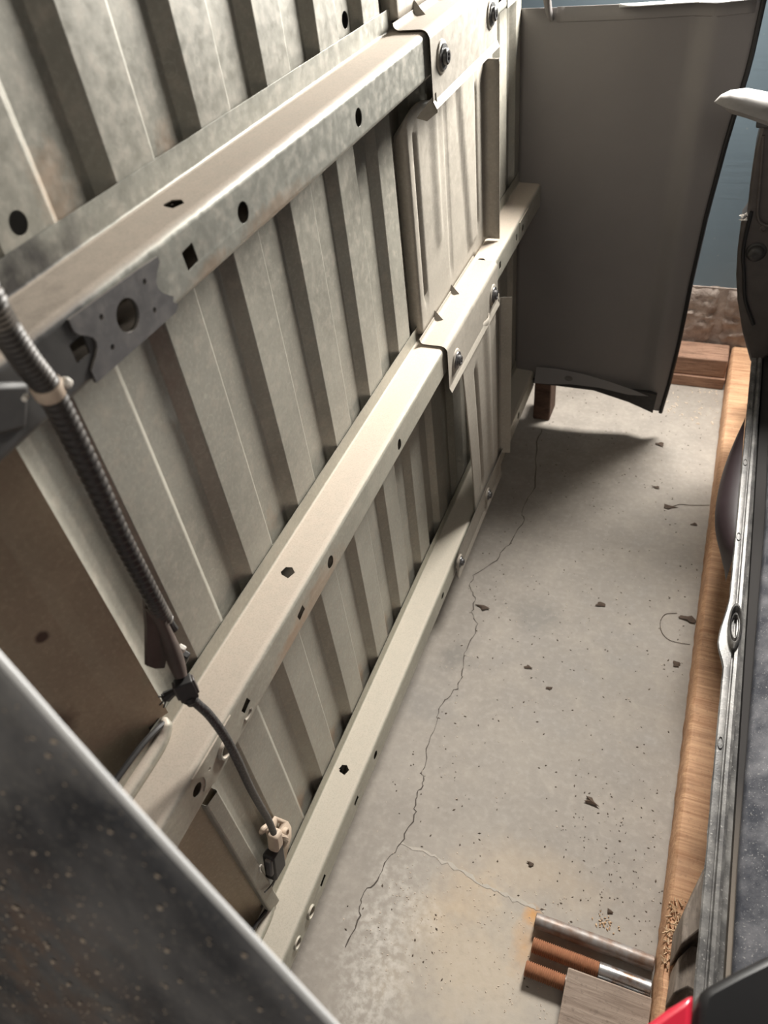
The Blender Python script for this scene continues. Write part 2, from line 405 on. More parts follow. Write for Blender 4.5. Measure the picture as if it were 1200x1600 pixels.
# ------------------------------------------------------------------ the setting
bm = NB(); g = 24
bmesh.ops.create_grid(bm, x_segments=g, y_segments=g, size=1)
for v in bm.verts: v.co.x = v.co.x * 2.2 + 1.3; v.co.y = v.co.y * 2.1 + .15
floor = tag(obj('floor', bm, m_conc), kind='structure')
def ribbon(name, pts, wid, mat, z, jag=.006, sub=5, wv=.6):
    bm = NB(); L = []
    for a, b in zip(pts, pts[1:]):
        for j in range(sub):
            t = j / sub; L.append((a[0] + (b[0] - a[0]) * t + random.uniform(-jag, jag) * .5, a[1] + (b[1] - a[1]) * t + random.uniform(-jag, jag) * .5))
    L.append(pts[-1]); pr = None
    for i, p in enumerate(L):
        q0, q1 = L[max(i - 1, 0)], L[min(i + 1, len(L) - 1)]
        d = Vector((q1[0] - q0[0], q1[1] - q0[1])); d.normalize(); nn = Vector((-d.y, d.x)); h = wid * random.uniform(1 - wv, 1 + wv) / 2
        cu = (bm.verts.new((p[0] + nn.x * h, p[1] + nn.y * h, z)), bm.verts.new((p[0] - nn.x * h, p[1] - nn.y * h, z)))
        if pr: bm.faces.new((pr[0], pr[1], cu[1], cu[0]))
        pr = cu
    return obj(name, bm, mat, floor)
crk = [(.101, 1.78), (.101, 1.718), (.137, 1.523), (.128, 1.415), (.143, 1.389), (.125, 1.292), (.109, 1.23), (.07, 1.163), (.071, 1.131), (.093, 1.096), (.098, 1.056), (.119, 1.023), (.122, .986), (.118, .938), (.128, .879), (.128, .844), (.107, .796), (.109, .757), (.113, .689), (.119, .639), (.129, .615), (.124, .586), (.135, .549), (.127, .489), (.115, .454), (.111, .417), (.094, .382), (.103, .352), (.099, .297)]
ribbon('crack', crk, .0018, m_crack, .0006)
ribbon('crack', [(.125, .494), (.171, .492), (.235, .484), (.298, .471), (.357, .466), (.403, .463)], .0045, m_pale, .0005, .006, 8, .8)

bm = NB(); bx(bm, (-1, 2.215, .27), (3.2, 2.30, 2.9))
wf = tag(obj('wall_far', bm, m_blue), kind='structure')
bm = NB(); bx(bm, (-1, 2.21, 0), (3.2, 2.30, .272)); obj('mortar_bed', bm, m_found, wf)
for x0, x1, z0, z1 in ((-.8, .10, .0, .275), (.105, .528, .0, .275), (.535, .95, .0, .275), (.957, 1.4, .0, .275)):
    bm = NB(); bmesh.ops.create_grid(bm, x_segments=44, y_segments=26, size=1)
    for v in bm.verts:
        u, t = (v.co.x + 1) / 2, (v.co.y + 1) / 2
        x = x0 + (x1 - x0) * u; z = z0 + (z1 - z0) * t
        e = min(u * (x1 - x0), (1 - u) * (x1 - x0), (1 - t) * (z1 - z0)) / .02
        v.co = Vector((x, 2.20 + .018 * max(0, 1 - e) + random.uniform(-.003, .003) + .006 * math.sin(x * 40 + 9 * math.sin(z * 31)) * math.sin(z * 70 + x * 8) * (1 if .12 < z < .21 else .25), z))
    obj('foundation_block', bm, m_found, wf, smooth=60)
bm = NB(); bx(bm, (-.80, -2, 0), (-.72, 2.215, 2.9)); tag(obj('wall_left', bm, m_wall), kind='structure')

# ------------------------------------------------------------------ pickup bed stood on end: x = away from its floor sheet, y = across, z = along
bed = empty('pickup_bed', (0, .97, 0), 'upended pickup truck bed showing its ribbed underside and cross sills', 'truck bed')
def part(name, bm, mat, par=bed, **kw):
    o = obj(name, bm, mat, None, **kw)
    if par is bed: return local(o, bed)
    o.parent = par; return o
Y0, Y1 = .282, 1.845; PITCH = .131; RD = .0112
path = [(.2845, .002), (.300, -.009), (.312, -RD)]; b = .280; rads = [0, .02, .02]
while b < 1.80:
    if b > .3: path += [(b + .013, -RD)]; rads += [.004]
    path += [(b + .061, -RD), (b + .077, 0.0)]; rads += [.005, .004]
    b += PITCH
    path += [(b, 0.0)]; rads += [.0045]
path = path[:-1] + [(1.838, 0.0)]
# hole in the land y .357-.411 and in one channel floor
holes = {}
for i in range(len(path) - 1):
    a, q = path[i], path[i + 1]
    if a[0] < .38 < q[0] and a[1] == q[1]: holes[i] = [[(t, s) for s, t in circ(.38 - a[0], 1.216, .0085)]]
    if a[0] < .982 < q[0] and a[1] == q[1]: holes[i] = [[(t, s) for s, t in circ(.982 - a[0], 1.214, .0095)]]
bm = NB()
fold(bm, path, rads, .10, 1.80, lambda p, t: Vector((p.y, p.x, t)), holes, seg=4)
part('floor_sheet', bm, m_bed, solid=.0012, wn=True)

D = .057; SH = .054
def spotw(c):
    bm = NB(); lathe_x(bm, [(.0, .0052), (.0007, .0046), (.0007, .0040), (.0002, .0034), (.0002, .0008)], c, 14); return bm
def sill(z0, mat, top_holes, front_holes, welds, ya=.135):
    bm = NB()
    p = [(.0018, z0 + .027), (.0018, z0), (D, z0), (D, z0 - SH), (.0018, z0 - SH), (.0018, z0 - SH - .022)]
    fold(bm, p, [0, .005, .007, .006, .005, 0], ya, 1.838, lambda q, t: Vector((q.x, t, q.y)),
         {1: [[(y_, x_ - .0018) for x_, y_ in h] for h in top_holes], 2: [[(y_, z0 - z_) for y_, z_ in h] for h in front_holes]}, seg=6)
    o = part('cross_sill', bm, mat, solid=.0016, wn=True, offset=-1)
    for yy, zz in welds: part('spot_weld', spotw((.0018, yy, zz)), mat, o)
    return o
def topslot(x, y, ln=.0125, wd=.0095):
    return [(x - wd, y - .002), (x - wd * .7, y + ln * .6), (x + wd * .2, y + ln * .75), (x + wd, y + .002), (x + wd * .55, y - ln * .75), (x - wd * .6, y - ln * .5)]
W = [(.387, 1.19), (.523, 1.191), (.66, 1.19), (.79, 1.191), (1.054, 1.19)]
s1 = sill(1.176, m_sill1, [topslot(.031, .513), topslot(.03, 1.42)],
    [circ(.570, 1.148, .0095), rsq(.480, 1.148, .0085, .0085, .0015, .1), circ(.840, 1.146, .0095, .010), circ(1.098, 1.146, .0095), rsq(.335, 1.1485, .0075, .0075, .0015), circ(.388, 1.1455, .0125), rsq(1.455, 1.148, .0085, .0085, .0015)], W, ya=.112)
s2 = sill(.697, m_sill2, [topslot(.028, .523), topslot(.028, 1.418)],
    [circ(.579, .668, .0085, .010), rsq(.488, .668, .0085, .0065, .0012, .25), circ(.845, .664, .0075, .010), rsq(.344, .672, .008, .006, .001, .3), circ(.290, .668, .009), circ(.238, .672, .008), rsq(1.455, .672, .007, .008, .001), circ(1.65, .668, .0105), rsq(1.596, .67, .005, .008, .001)],
    [(.53, .712), (.915, .712), (.36, .712), (.65, .712)], ya=.112)
s3 = sill(.163, m_sill3, [topslot(.023, .523), topslot(.023, 1.418)],
    [circ(.976, .137, .008), circ(.579, .138, .008, .009), rsq(.488, .137, .008, .006, .001, .2), rsq(.346, .136, .009, .006, .001, .2), circ(.296, .134, .010), circ(.248, .134, .009), circ(1.65, .137, .01)],
    [(.50, .180), (.36, .180), (.80, .180)], ya=.112)
# level spot welds on the sill tops
def dimple(c, r=.0055):
    bm = NB(); n = 14; pr = None
    for dz, q in ((0, r), (.0006, r * .85), (.0006, r * .7), (.0001, r * .55), (.0001, .0003)):
        ring = [bm.verts.new((c[0] + q * math.cos(2 * PI * j / n), c[1] + q * math.sin(2 * PI * j / n), c[2] + dz)) for j in range(n)]
        if pr:
            for j in range(n): bm.faces.new((pr[j], pr[(j + 1) % n], ring[(j + 1) % n], ring[j]))
        pr = ring
    return bm
for (x, y_) in ((.030, .278), (.043, .335), (.026, .235)): part('spot_weld', dimple((x, y_, .697)), m_sill2, s2)
for (x, y_) in ((.034, .335), (.020, .300), (.030, .262), (.022, .66)): part('spot_weld', dimple((x, y_, .163)), m_sill3, s3)

# reinforcement plates on the sill fronts
def plate(name, outer, hs, x, mat, par, th=.003):
    bm = NB(); fill(bm, outer, hs, lambda a, b_: Vector((x, a, b_)))
    bmesh.ops.recalc_face_normals(bm, faces=bm.faces)
    if bm.faces[:][0].normal.x < 0: bmesh.ops.reverse_faces(bm, faces=bm.faces)
    return part(name, bm, mat, par, solid=th, offset=-1, smooth=0)
arc = [(.4285 + .0165 * math.cos(a), 1.149 + .0165 * math.sin(a)) for a in []]
notch = [(.440, 1.167)] + [(.4455 - .017 * math.sin(PI * t), 1.1665 - .036 * t) for t in (.1, .25, .4, .55, .7, .85, .95)] + [(.4405, 1.1285), (.4455, 1.124), (.440, 1.1195)]
nearc = [(.335, 1.1205), (.335, 1.1305)] + [(.3355 + .0145 * math.sin(PI * t), 1.1315 + .028 * t) for t in (.05, .2, .35, .5, .65, .8, .95)] + [(.335, 1.1625), (.335, 1.1715)]
plate('reinforcement_plate', [(.420, 1.1685)] + notch + nearc, [circ(.388, 1.1455, .0128, .0128, 28), circ(.363, 1.158, .0022, n=10), circ(.362, 1.134, .0022, n=10), circ(.417, 1.134, .0022, n=10), circ(.417, 1.158, .0022, n=10)], D + .0035, m_darkplate, s1)
pl2 = [(.318, .6935), (.318, .650), (.262, .646)] + [(.240 + .0115 * math.cos(a), .6725 + .0145 * math.sin(a)) for a in (-1.3, -.8, -.3, .2, .7, 1.2)] + [(.239, .6935)]
plate('reinforcement_plate', pl2, [circ(.290, .668, .0098, n=24), circ(.262, .674, .002, n=8)], D + .0028, m_sill2, s2)
def ringm(c, r0, r1, h):
    bm = NB(); lathe_x(bm, [(0, r1), (h, r1 - .001), (h, r0 + .001), (-.002, r0), (-.012, r0 - .0005)], c, 24)
    f = [q for q in bm.faces if len(q.verts) > 4]; bmesh.ops.delete(bm, geom=f, context='FACES'); return bm
part('collar', ringm((D + .003, .290, .668), .0085, .0125, .004), m_sill2, s2)
part('collar', ringm((D + .001, .296, .134), .0085, .0125, .004), m_sill3, s3)
part('collar', ringm((D + .001, .248, .134), .0075, .0115, .003), m_sill3, s3)
plate('reinforcement_plate', [(1.622, .650), (1.704, .650), (1.704, .693), (1.622, .693)], [circ(1.65, .668, .0105), rsq(1.69, .672, .006, .008, .001)], D + .0028, m_sill2, s2)
plate('reinforcement_plate', [(1.605, 1.122), (1.50, 1.122), (1.50, 1.170), (1.605, 1.170)], [circ(1.55, 1.146, .0128)], D + .003, m_sill1, s1)
# pale weld hook under the square hole
bm = NB(); tube(bm, [(D + .002, .341 + .008 * math.cos(a), .659 + .005 * math.sin(a)) for a in [PI + .3 + i * .35 for i in range(10)]], .0016, 8); part('weld_bead', bm, m_plate, s2)
# sill end bracket, dark, at the near top
bm = NB(); prism(bm, [(.120, 1.174), (.120, 1.150), (.240, 1.142), (.265, 1.131), (.284, 1.155), (.258, 1.172)], lambda a, b_: Vector((.03, a, b_)), lambda a, b_: Vector((D + .006, a, b_)))
part('end_bracket', bm, m_rubber, s1, bevel=.004)

# dusty stiffener plates folded over the sills
def bead(y_, z_, z0, z1, yc, wd, depth):
    t = (z_ - z0) / (z1 - z0)
    if not 0 < t < 1: return 0
    e = min(1, min(z_ - z0, z1 - z_) / .02)
    d = abs(y_ - yc) / wd
    return depth * e * (math.cos(min(d, 1) * PI) + 1) / 2
def stiff(z0, ztop, name='stiffener_plate'):
    XP = .013; prof = []
    for a in range(7):
        t = a / 6 * PI / 2; prof.append((1.1035 - .0065 * math.sin(t) * 0 - .0065 * (math.cos(PI / 2 - t)) * 0, 0)) if False else None
    yl, yr, r = 1.097, 1.512, .007
    prof = [(yl, XP - .022), (yl, XP - r)] + [(yl + r - r * math.cos(t), XP - r + r * math.sin(t)) for t in [PI / 2 * q / 5 for q in range(1, 6)]]
    N = 56
    for q in range(1, N): prof.append((yl + r + (yr - r - yl - r) * q / N, XP))
    prof += [(yr - r + r * math.sin(t), XP + r - r * math.cos(t)) for t in [PI / 2 * q / 5 for q in range(0, 6)]] + [(yr, XP + .029)]
    bm = NB(); cols = []; NZ = 40
    for (py, px) in prof:
        zt = ztop - .012 - .06 * max(0, py - 1.10) + (.008 * math.sin((py - 1.10) / .10 * PI) if 1.10 < py < 1.20 else 0) - (1.2 * (XP - px) if py <= 1.1045 else 0)
        zb = z0 + .013 if py < 1.42 else z0 + .006
        col = []
        for j in range(NZ + 1):
            z_ = zb + (zt - zb) * j / NZ; x_ = px
            if abs(px - XP) < 1e-6:
                H = zt - z0
                x_ += bead(py, z_, z0 + .05, zt - .02, 1.130, .0075, -.008)
                x_ += bead(py, z_, z0 + .12, zt + .03, 1.215, .026, .005)
                x_ += bead(py, z_, z0 + .035, zt + .03, 1.275, .010, -.004)
                x_ += bead(py, z_, z0 + .045, zt - .02, 1.455, .009, -.009)
                tri = 1.335 + .05 * (1 - (z_ - z0) / H)
                if tri < py < 1.44 and z_ > z0 + .045: x_ += .006 * min(1, (py - tri) / .012) * min(1, (1.44 - py) / .01)
            col.append(bm.verts.new((x_, py, z_)))
        cols.append(col)
    for a, b_ in zip(cols, cols[1:]):
        for j in range(NZ): bm.faces.new((a[j], b_[j], b_[j + 1], a[j + 1]))
    o = part(name, bm, m_plate, solid=.0014, smooth=50)
    bm = NB()
    fold(bm, [(XP, z0 + .0135), (XP, z0 + .004), (D + .0065, z0 + .004), (D + .0065, z0 - .060), (D + .0065, z0 - .082), (D + .0115, z0 - .092)], [0, .009, .011, 0, .004, 0], 1.078, 1.412, lambda q, t: Vector((q.x, t, q.y)), seg=7)
    part('folded_lip', bm, m_plate, o, solid=.0014, wn=True)
    for gy in (1.165, 1.265):       # pressed corner gussets
        bm = NB(); T_ = bm.verts.new((XP + .0005, gy, z0 + .024)); F_ = bm.verts.new((XP + .017, gy, z0 + .0045))
        for sg_ in (-1, 1):
            Q = [bm.verts.new((XP + .0005, gy + sg_ * .008, z0 + .008)), bm.verts.new((XP + .006, gy + sg_ * .008, z0 + .0045))]
            bm.faces.new((T_, Q[0], F_)); bm.faces.new((Q[0], Q[1], F_))
        bmesh.ops.recalc_face_normals(bm, faces=bm.faces); part('gusset', bm, m_plate, o, smooth=60)
    return o
def bolt(c, par, s=1.25):
    bm = NB(); lathe_x(bm, [(-.002, .019 * s), (.0035, .0165 * s), (.0045, .0145 * s)], c, 28); part('boss', bm, m_plate, par)
    bm = NB()
    lathe_x(bm, [(.0045, .0135 * s), (.0062, .0130 * s), (.0068, .0085 * s), (.0105, .0080 * s), (.0120, .0066 * s), (.0120, .0042 * s), (.0085, .0038 * s)], c, 24)
    part('bolt', bm, m_bolt, par)
p1 = stiff(1.176, 1.56); p2 = stiff(.697, 1.080)
for z0, par in ((1.176, p1), (.697, p2)):
    for yy in (1.122, 1.372): bolt((D + .0065, yy, z0 - .037 if z0 > 1 else z0 - .049), par)
bm = NB()                    # lower stiffener, in front of the lowest bay
cols = []; N = 40; NZ = 36
prof = [(u, .0645) for u in [q / N for q in range(N + 1)]]
for u, x0 in prof:
    col = []
    for j in range(NZ + 1):
        t = j / NZ; z_ = .175 + (.622 - .175) * t
        yl = 1.205 - .050 * t ** 1.4; py = yl + (1.428 - yl) * u
        x_ = .0665 - .003 * t + bead(u, z_, .20, .56, .30, .05, -.008) + bead(u, z_, .20, .64, .62, .12, .006) + bead(u, z_, .19, .62, .93, .04, -.006)
        col.append(bm.verts.new((x_, py, z_)))
    cols.append(col)
for a, b_ in zip(cols, cols[1:]):
    for j in range(NZ): bm.faces.new((a[j], b_[j], b_[j + 1], a[j + 1]))
p3 = part('stiffener_plate', bm, m_plate, solid=.0014, smooth=50)
bm = NB(); fold(bm, [(1.418, .0645), (1.430, .0645), (1.436, .090)], [0, .005, 0], .182, .612, lambda q, t: Vector((q.y, q.x, t))); part('side_flange', bm, m_plate, p3, solid=.0014, wn=True)
bm = NB(); fold(bm, [(.0705, .196), (.0665, .176), (.0625, .163), (.0625, .112), (.0665, .100)], [0, .004, .008, .006, 0], 1.062, 1.442, lambda q, t: Vector((q.x, t, q.y)), seg=5); part('folded_lip', bm, m_plate, p3, solid=.0014, wn=True)
for yy in (1.080, 1.313): bolt((.0635, yy, .140), p3, 1.0)
bm = NB(); prism(bm, [(.066, 1.104), (.067, 1.078), (.050, 1.066), (.034, 1.070)], lambda a, b_: Vector((a, 1.088, b_)), lambda a, b_: Vector((a, 1.0905, b_))); bmesh.ops.recalc_face_normals(bm, faces=bm.faces); part('gusset', bm, m_plate, p1, smooth=0)

# grimy side sheets at the near edge and their trims
for za, ze, zb in ((.655, .722, 1.108), (.105, .188, .622)):
    bm = NB()
    fold(bm, [(.264, -.003), (.251, -.015), (.218, -.030), (.190, -.054), (.150, -.062), (.105, -.096)], [0, .004, .012, .02, .02, 0], za, zb, lambda p, t: Vector((p.y, p.x, t)), seg=6)
    fold(bm, [(.2865, .0075), (.281, .0045), (.264, -.003)], [0, .002, 0], ze, zb, lambda p, t: Vector((p.y, p.x, t)), seg=5)
    part('side_sheet', bm, m_brown, solid=.0012, wn=True)
bm = NB(); fold(bm, [(.2655, .004), (.2655, .012), (.2865, .015), (.2865, .004)], [0, .002, .002, 0], .172, .545, lambda p, t: Vector((p.y, p.x, t))); part('edge_channel', bm, m_bed, solid=.0012, wn=True)
bm = NB(); tube(bm, catmull([(.006, .276, .716), (.006, .262, .722), (.004, .235, .726), (.002, .18, .728)]), .0035, 8); part('seal_strip', bm, m_rubber, par=bed)
bm = NB(); tube(bm, catmull([(.006, .279, .172), (.006, .265, .178), (.004, .238, .190), (.002, .19, .196)]), .003, 8); part('seal_strip', bm, m_rubber, par=bed)
# rounded shoulders where the sills meet the side sheets
for z0, mt, par in ((.697, m_sill2, s2), (.163, m_sill3, s3)):
    bm = NB(); tube(bm, catmull([(.003, .283, z0 + .019), (.006, .274, z0 + .013), (.008, .262, z0 + .008), (.008, .235, z0 + .006), (.006, .13, z0 + .006)], 7), lambda i, u: .0085 * min(1, .12 + (u * 5)) ** .6, 14)
    part('shoulder', bm, mt, par, smooth=60)

# far bedside
def xr(z_):
    T = [(.08, .422), (.17, .430), (.29, .436), (.47, .438), (.646, .444), (.80, .455), (.945, .470), (1.06, .472)]
    for a, b_ in zip(T, T[1:]):
        if z_ <= b_[0]: return a[1] + (b_[1] - a[1]) * (z_ - a[0]) / (b_[0] - a[0])
    return .472
def zbot(u):
    T = [(0, .140), (.17, .140), (.34, .147), (.55, .142), (.79, .116), (.96, .086), (1, .082)]
    for a, b_ in zip(T, T[1:]):
        if u <= b_[0]: return a[1] + (b_[1] - a[1]) * (u - a[0]) / (b_[0] - a[0])
    return .082
YF = 1.84
def ybulge(x, z_):
    d = 0
    if x > .352: d -= (x - .352) * .42
    if x > .392: d += (x - .392) * .75
    return YF + d - .012 * math.sin(min(1, x / .35) * PI)
bm = NB(); cols = []; NU, NV = 40, 30
for i in range(NU + 1):
    u = i / NU; col = []
    for j in range(NV + 1):
        z_ = zbot(u) + (1.058 - zbot(u)) * j / NV; x = u * xr(z_)
        col.append(bm.verts.new((x, ybulge(x, z_), z_)))
    cols.append(col)
for a, b_ in zip(cols, cols[1:]):
    for j in range(NV): bm.faces.new((a[j], b_[j], b_[j + 1], a[j + 1]))
fs = part('bedside_panel', bm, m_panel, solid=.002, smooth=60, offset=1)
fs['label'] = 'dark grey inner face of the far bedside'
bm = NB(); tube(bm, [(xr(z_), ybulge(xr(z_), z_) - .002, z_) for z_ in [.078 + i * .0326 for i in range(31)]], .0055, 10); part('hem', bm, m_gloss, fs)
bm = NB()
lens = [(.068, .150), (.068, .190), (.13, .191), (.20, .186), (.27, .176), (.34, .163), (.385, .152), (.33, .150), (.25, .158), (.17, .158), (.11, .152)]
fill(bm, lens, [circ(.163, .171, .011, .006)], lambda a, b_: Vector((a, YF - .022 - (.19 - b_) * .6, b_)))
part('bottom_flange', bm, m_panel, fs, solid=.0014, smooth=0)
bm = NB(); prism(bm, [(.06, .150), (.385, .153), (.405, .148), (.402, .088), (.334, .114), (.234, .139), (.06, .139)], lambda a, b_: Vector((a, YF - .030, b_)), lambda a, b_: Vector((a, YF - .018, b_))); part('bottom_filler', bm, m_rubber, fs)
bm = NB(); pr = None
for i in range(17):
    x = .205 + .266 * i / 16; q = ybulge(x, 1.05); f_ = min(1, .25 + i / 2)
    cu = [bm.verts.new((x, q - dy_, z_)) for dy_, z_ in ((.0045, 1.0545), (.007, 1.060), (.007 + .035 * f_, 1.062))]
    if pr:
        for j in range(2): bm.faces.new((pr[j], cu[j], cu[j + 1], pr[j + 1]))
    pr = cu
part('top_flange', bm, m_edge, fs, solid=.0014)
bm = NB(); pr = None
for i in range(25):
    x = .080 + .380 * i / 24; q = ybulge(x, 1.05)
    cu = [bm.verts.new((x, q - dy_, z_)) for dy_, z_ in ((.001, 1.031), (.0035, 1.0335), (.004, 1.060))]
    if pr:
        for j in range(2): bm.faces.new((pr[j], cu[j], cu[j + 1], pr[j + 1]))
    pr = cu
part('top_hem', bm, m_panel, fs, solid=.0014)
bm = NB(); tube(bm, catmull([(.058, YF - .03, 1.11), (.060, YF - .02, 1.075), (.064, YF - .015, 1.05), (.070, YF - .012, 1.036)]), lambda i, u: .010 * (1 - .5 * u), 10); part('bent_tab', bm, m_panel, fs)
# box sides behind the floor sheet (cargo side)
for yy in (.112, 1.82):
    bm = NB(); bx(bm, (-.50, yy, .14), (-.022 if yy > 1 else -.095, yy + .02, 1.80)); part('box_side', bm, m_panel)

# near bedside: scuffed black outer skin, cut away along the wheel arch
NE = [(1.60, -.215), (1.40, -.028), (1.30, .066), (1.1530, .2049), (1.1177, .2355), (1.0680, .2817), (1.0237, .3250), (.9951, .3529), (.955, .395), (.93, .430), (.90, .462)]
def xe(z_):
    for a, b_ in zip(NE, NE[1:]):
        if z_ >= b_[0]: return a[1] + (b_[1] - a[1]) * (z_ - a[0]) / (b_[0] - a[0])
    return .468 - .05 * (.9 - z_)
def yn(z_): return .1 - .3 * (1.15 - max(z_, .74)) - .02 * max(0, .74 - z_)
bm = NB(); cols = []
rows = [.09 + .65 * j / 10 for j in range(10)] + [.74 + (1.58 - .74) * j / 60 for j in range(61)]
for i in range(31):
    u = i / 30; col = []
    for z_ in rows:
        x = -.58 + (xe(z_) + .58) * u
        col.append(bm.verts.new((x, yn(z_) + .0012 * math.sin(x * 31 + z_ * 17) * u * (1 - u) * 4, z_)))
    cols.append(col)
for a, b_ in zip(cols, cols[1:]):
    for j in range(len(rows) - 1): bm.faces.new((a[j], b_[j], b_[j + 1], a[j + 1]))
ns = part('bedside_panel', bm, m_near, solid=.002, smooth=60, offset=0)
ns['label'] = 'scuffed black outer face of the near bedside'
bm = NB(); tube(bm, [(xe(z_), yn(z_) + .0018, z_) for z_ in [.88 + i * .0175 for i in range(41)]], .0019, 12); part('hem', bm, m_edge, ns)
bm = NB()
def nplace():
    while True:
        z_ = random.uniform(.82, 1.14); x = random.uniform(.02, xe(z_) - .003)
        if random.random() < .25 + .75 * max(0, 1 - math.hypot((x - .16) / .14, (z_ - .93) / .12)): return (x, yn(z_) - .0016, z_)
def specks(n, size):
    for _ in range(n):
        p = Vector(nplace()); s = random.uniform(*size); N_ = 6
        r0 = [bm.verts.new(p + Vector((math.cos(2 * PI * q / N_) * s * random.uniform(.7, 1.2), 0, math.sin(2 * PI * q / N_) * s * random.uniform(.7, 1.2)))) for q in range(N_)]
        t_ = bm.verts.new(p + Vector((0, -s * .7, s * .25)))
        for q in range(N_): bm.faces.new((r0[q], r0[(q + 1) % N_], t_))
specks(700, (.0003, .0011)); specks(110, (.0011, .0021))
tag(part('dirt_specks', bm, m_gritp, ns), kind='stuff')

# grit lying on the sills
def grit(z, x0, x1, y0, y1, n, mat, par, size=(.0005, .0013), bias=None):
    bm = NB()
    flakes(bm, n, lambda: (random.uniform(x0, x1) if not bias else x0 + (x1 - x0) * random.random() ** 2, random.uniform(y0, y1) if not bias else y0 + (y1 - y0) * random.random() ** 1.7, z + .0003), size)
    tag(part('grit', bm, mat, par), kind='stuff')
grit(1.176, .008, .030, .45, 1.05, 46, m_gritd, s1, (.0006, .0017)); grit(1.176, .006, .050, .22, .8, 60, m_gritp, s1)
grit(.697, .008, .050, .2, 1.05, 150, m_gritd, s2, (.0004, .0011)); grit(.697, .006, .045, .15, .36, 380, m_gritp, s2, (.0005, .0014), True)
grit(.163, .006, .045, .2, 1.0, 60, m_gritp, s3); grit(.163, .006, .045, .2, 1.0, 30, m_gritd, s3)

# ------------------------------------------------------------------ wiring harness on the bed
har = empty('wiring_harness', (.08, .27, 1.16), 'ribbed black conduit and wiring harness hanging down the truck bed ribs', 'wiring')
def hp(name, bm, mat, par=har, **kw):
    o = obj(name, bm, mat, None, **kw)
    if par is har: return local(o, har)
    o.parent = par; return o
cp = catmull([(.095, .255, 1.27), (.095, .260, 1.234), (.092, .263, 1.211), (.088, .269, 1.185), (.084, .277, 1.158), (.076, .284, 1.117), (.066, .291, 1.062), (.056, .297, 1.003), (.046, .305, .945), (.038, .312, .89), (.034, .316, .857)], 26)
bm = NB(); tube(bm, cp, lambda i, u: .0083 + (.0010 if (i % 4) in (0, 1) else -.0006) - .001 * u, 16); hp('conduit', bm, m_cond, smooth=60)
bm = NB(); c0 = Vector((.084, .277, 1.158)); tg = Vector((-.006, .0065, -.034)).normalized()
tube(bm, [c0 - tg * .005, c0 - tg * .0035, c0 + tg * .0035, c0 + tg * .005], lambda i, u: .0102 if i in (1, 2) else .0096, 20)
cl = hp('cable_tie', bm, m_tan)
bm = NB(); bx(bm, c0 + Vector((.004, .006, -.004)), c0 + Vector((.010, .0125, .003)), Matrix.Rotation(.5, 3, 'X')); hp('tie_head', bm, m_white, cl, bevel=.002)
bm = NB(); tube(bm, [c0 + Vector((-.006, -.012, .002)), c0 + Vector((-.004, -.016, .0025))], .0018, 8); hp('tie_tail', bm, m_white, cl)
bm = NB()
fl = [(.030, .312, .900), (.028, .298, .863), (.026, .280, .826), (.0275, .285, .815), (.030, .293, .806), (.033, .300, .818), (.036, .305, .838), (.036, .311, .868)]
A = [bm.verts.new(p) for p in fl]; B = [bm.verts.new(Vector(p) + Vector((-.004, .001, 0))) for p in fl]
bm.faces.new(A); bm.faces.new(B[::-1])
for i in range(8): bm.faces.new((A[i], B[i], B[(i + 1) % 8], A[(i + 1) % 8]))
bmesh.ops.recalc_face_normals(bm, faces=bm.faces); hp('torn_tape', bm, m_tape)
bm = NB(); tube(bm, catmull([(.032, .312, .885), (.036, .309, .855), (.040, .304, .832), (.045, .297, .815), (.050, .291, .803)], 8), lambda i, u: .0075 - .0012 * math.sin(u * 7) - .0006 * u, 12); hp('taped_bundle', bm, m_tape, smooth=60)
bm = NB(); tube(bm, catmull([(.030, .318, .862), (.030, .3215, .845), (.032, .322, .833)], 6), .0048, 10); hp('wire_loop', bm, m_rubber)
d = Vector((.004, -.004, -.030)).normalized()
def rotto(v): return v.to_track_quat('Z', 'Y').to_matrix()
R = rotto(d); cc = Vector((.0535, .287, .791))
bm = NB(); bx(bm, cc - Vector((.009, .007, .013)), cc + Vector((.009, .007, .010)), R)
con = hp('connector', bm, m_rubber, bevel=.0015)
for s_ in (-1, 1):
    bm = NB(); q = cc + R @ Vector((.0095 * s_, 0, 0)); bx(bm, q - Vector((.0015, .005, .009)), q + Vector((.0015, .005, .009)), R); hp('latch', bm, m_trim, con, bevel=.0008)
for q_ in (-.005, .003):
    bm = NB(); q = cc + R @ Vector((0, -.0078, q_)); bx(bm, q - Vector((.006, .001, .0022)), q + Vector((.006, .001, .0022)), R); hp('latch', bm, m_gloss, con, bevel=.0006)
bm = NB(); tube(bm, [cc + d * .010, cc + d * .012, cc + d * .0135, cc + d * .016, cc + d * .0175, cc + d * .022], lambda i, u: (.0078, .0088, .0070, .0084, .0066, .0060)[i], 16); hp('cable_seal', bm, m_rubber, con, smooth=60)
bm = NB(); tube(bm, [(.050, .285, .790), (.040, .281, .785), (.033, .277, .780), (.030, .275, .777)], lambda i, u: (.004, .0045, .006, .0025)[i], 8)
for a in range(5):
    th = a * 1.3; tube(bm, [(.034, .277, .780), (.031 + .004 * math.cos(th), .271 + .003 * math.sin(th), .780 + .008 * math.sin(th))], .0009, 5)
hp('push_clip', bm, m_rubber, con)
bm = NB(); bx(bm, (.014, .322, .766), (.026, .330, .786), Matrix.Rotation(.5, 3, 'Y')); hp('side_clip', bm, m_rubber, con, bevel=.0015)
bm = NB(); bx(bm, (.020, .3225, .787), (.028, .329, .797), Matrix.Rotation(.5, 3, 'Y')); hp('clip_tab', bm, m_white, con, bevel=.0015)
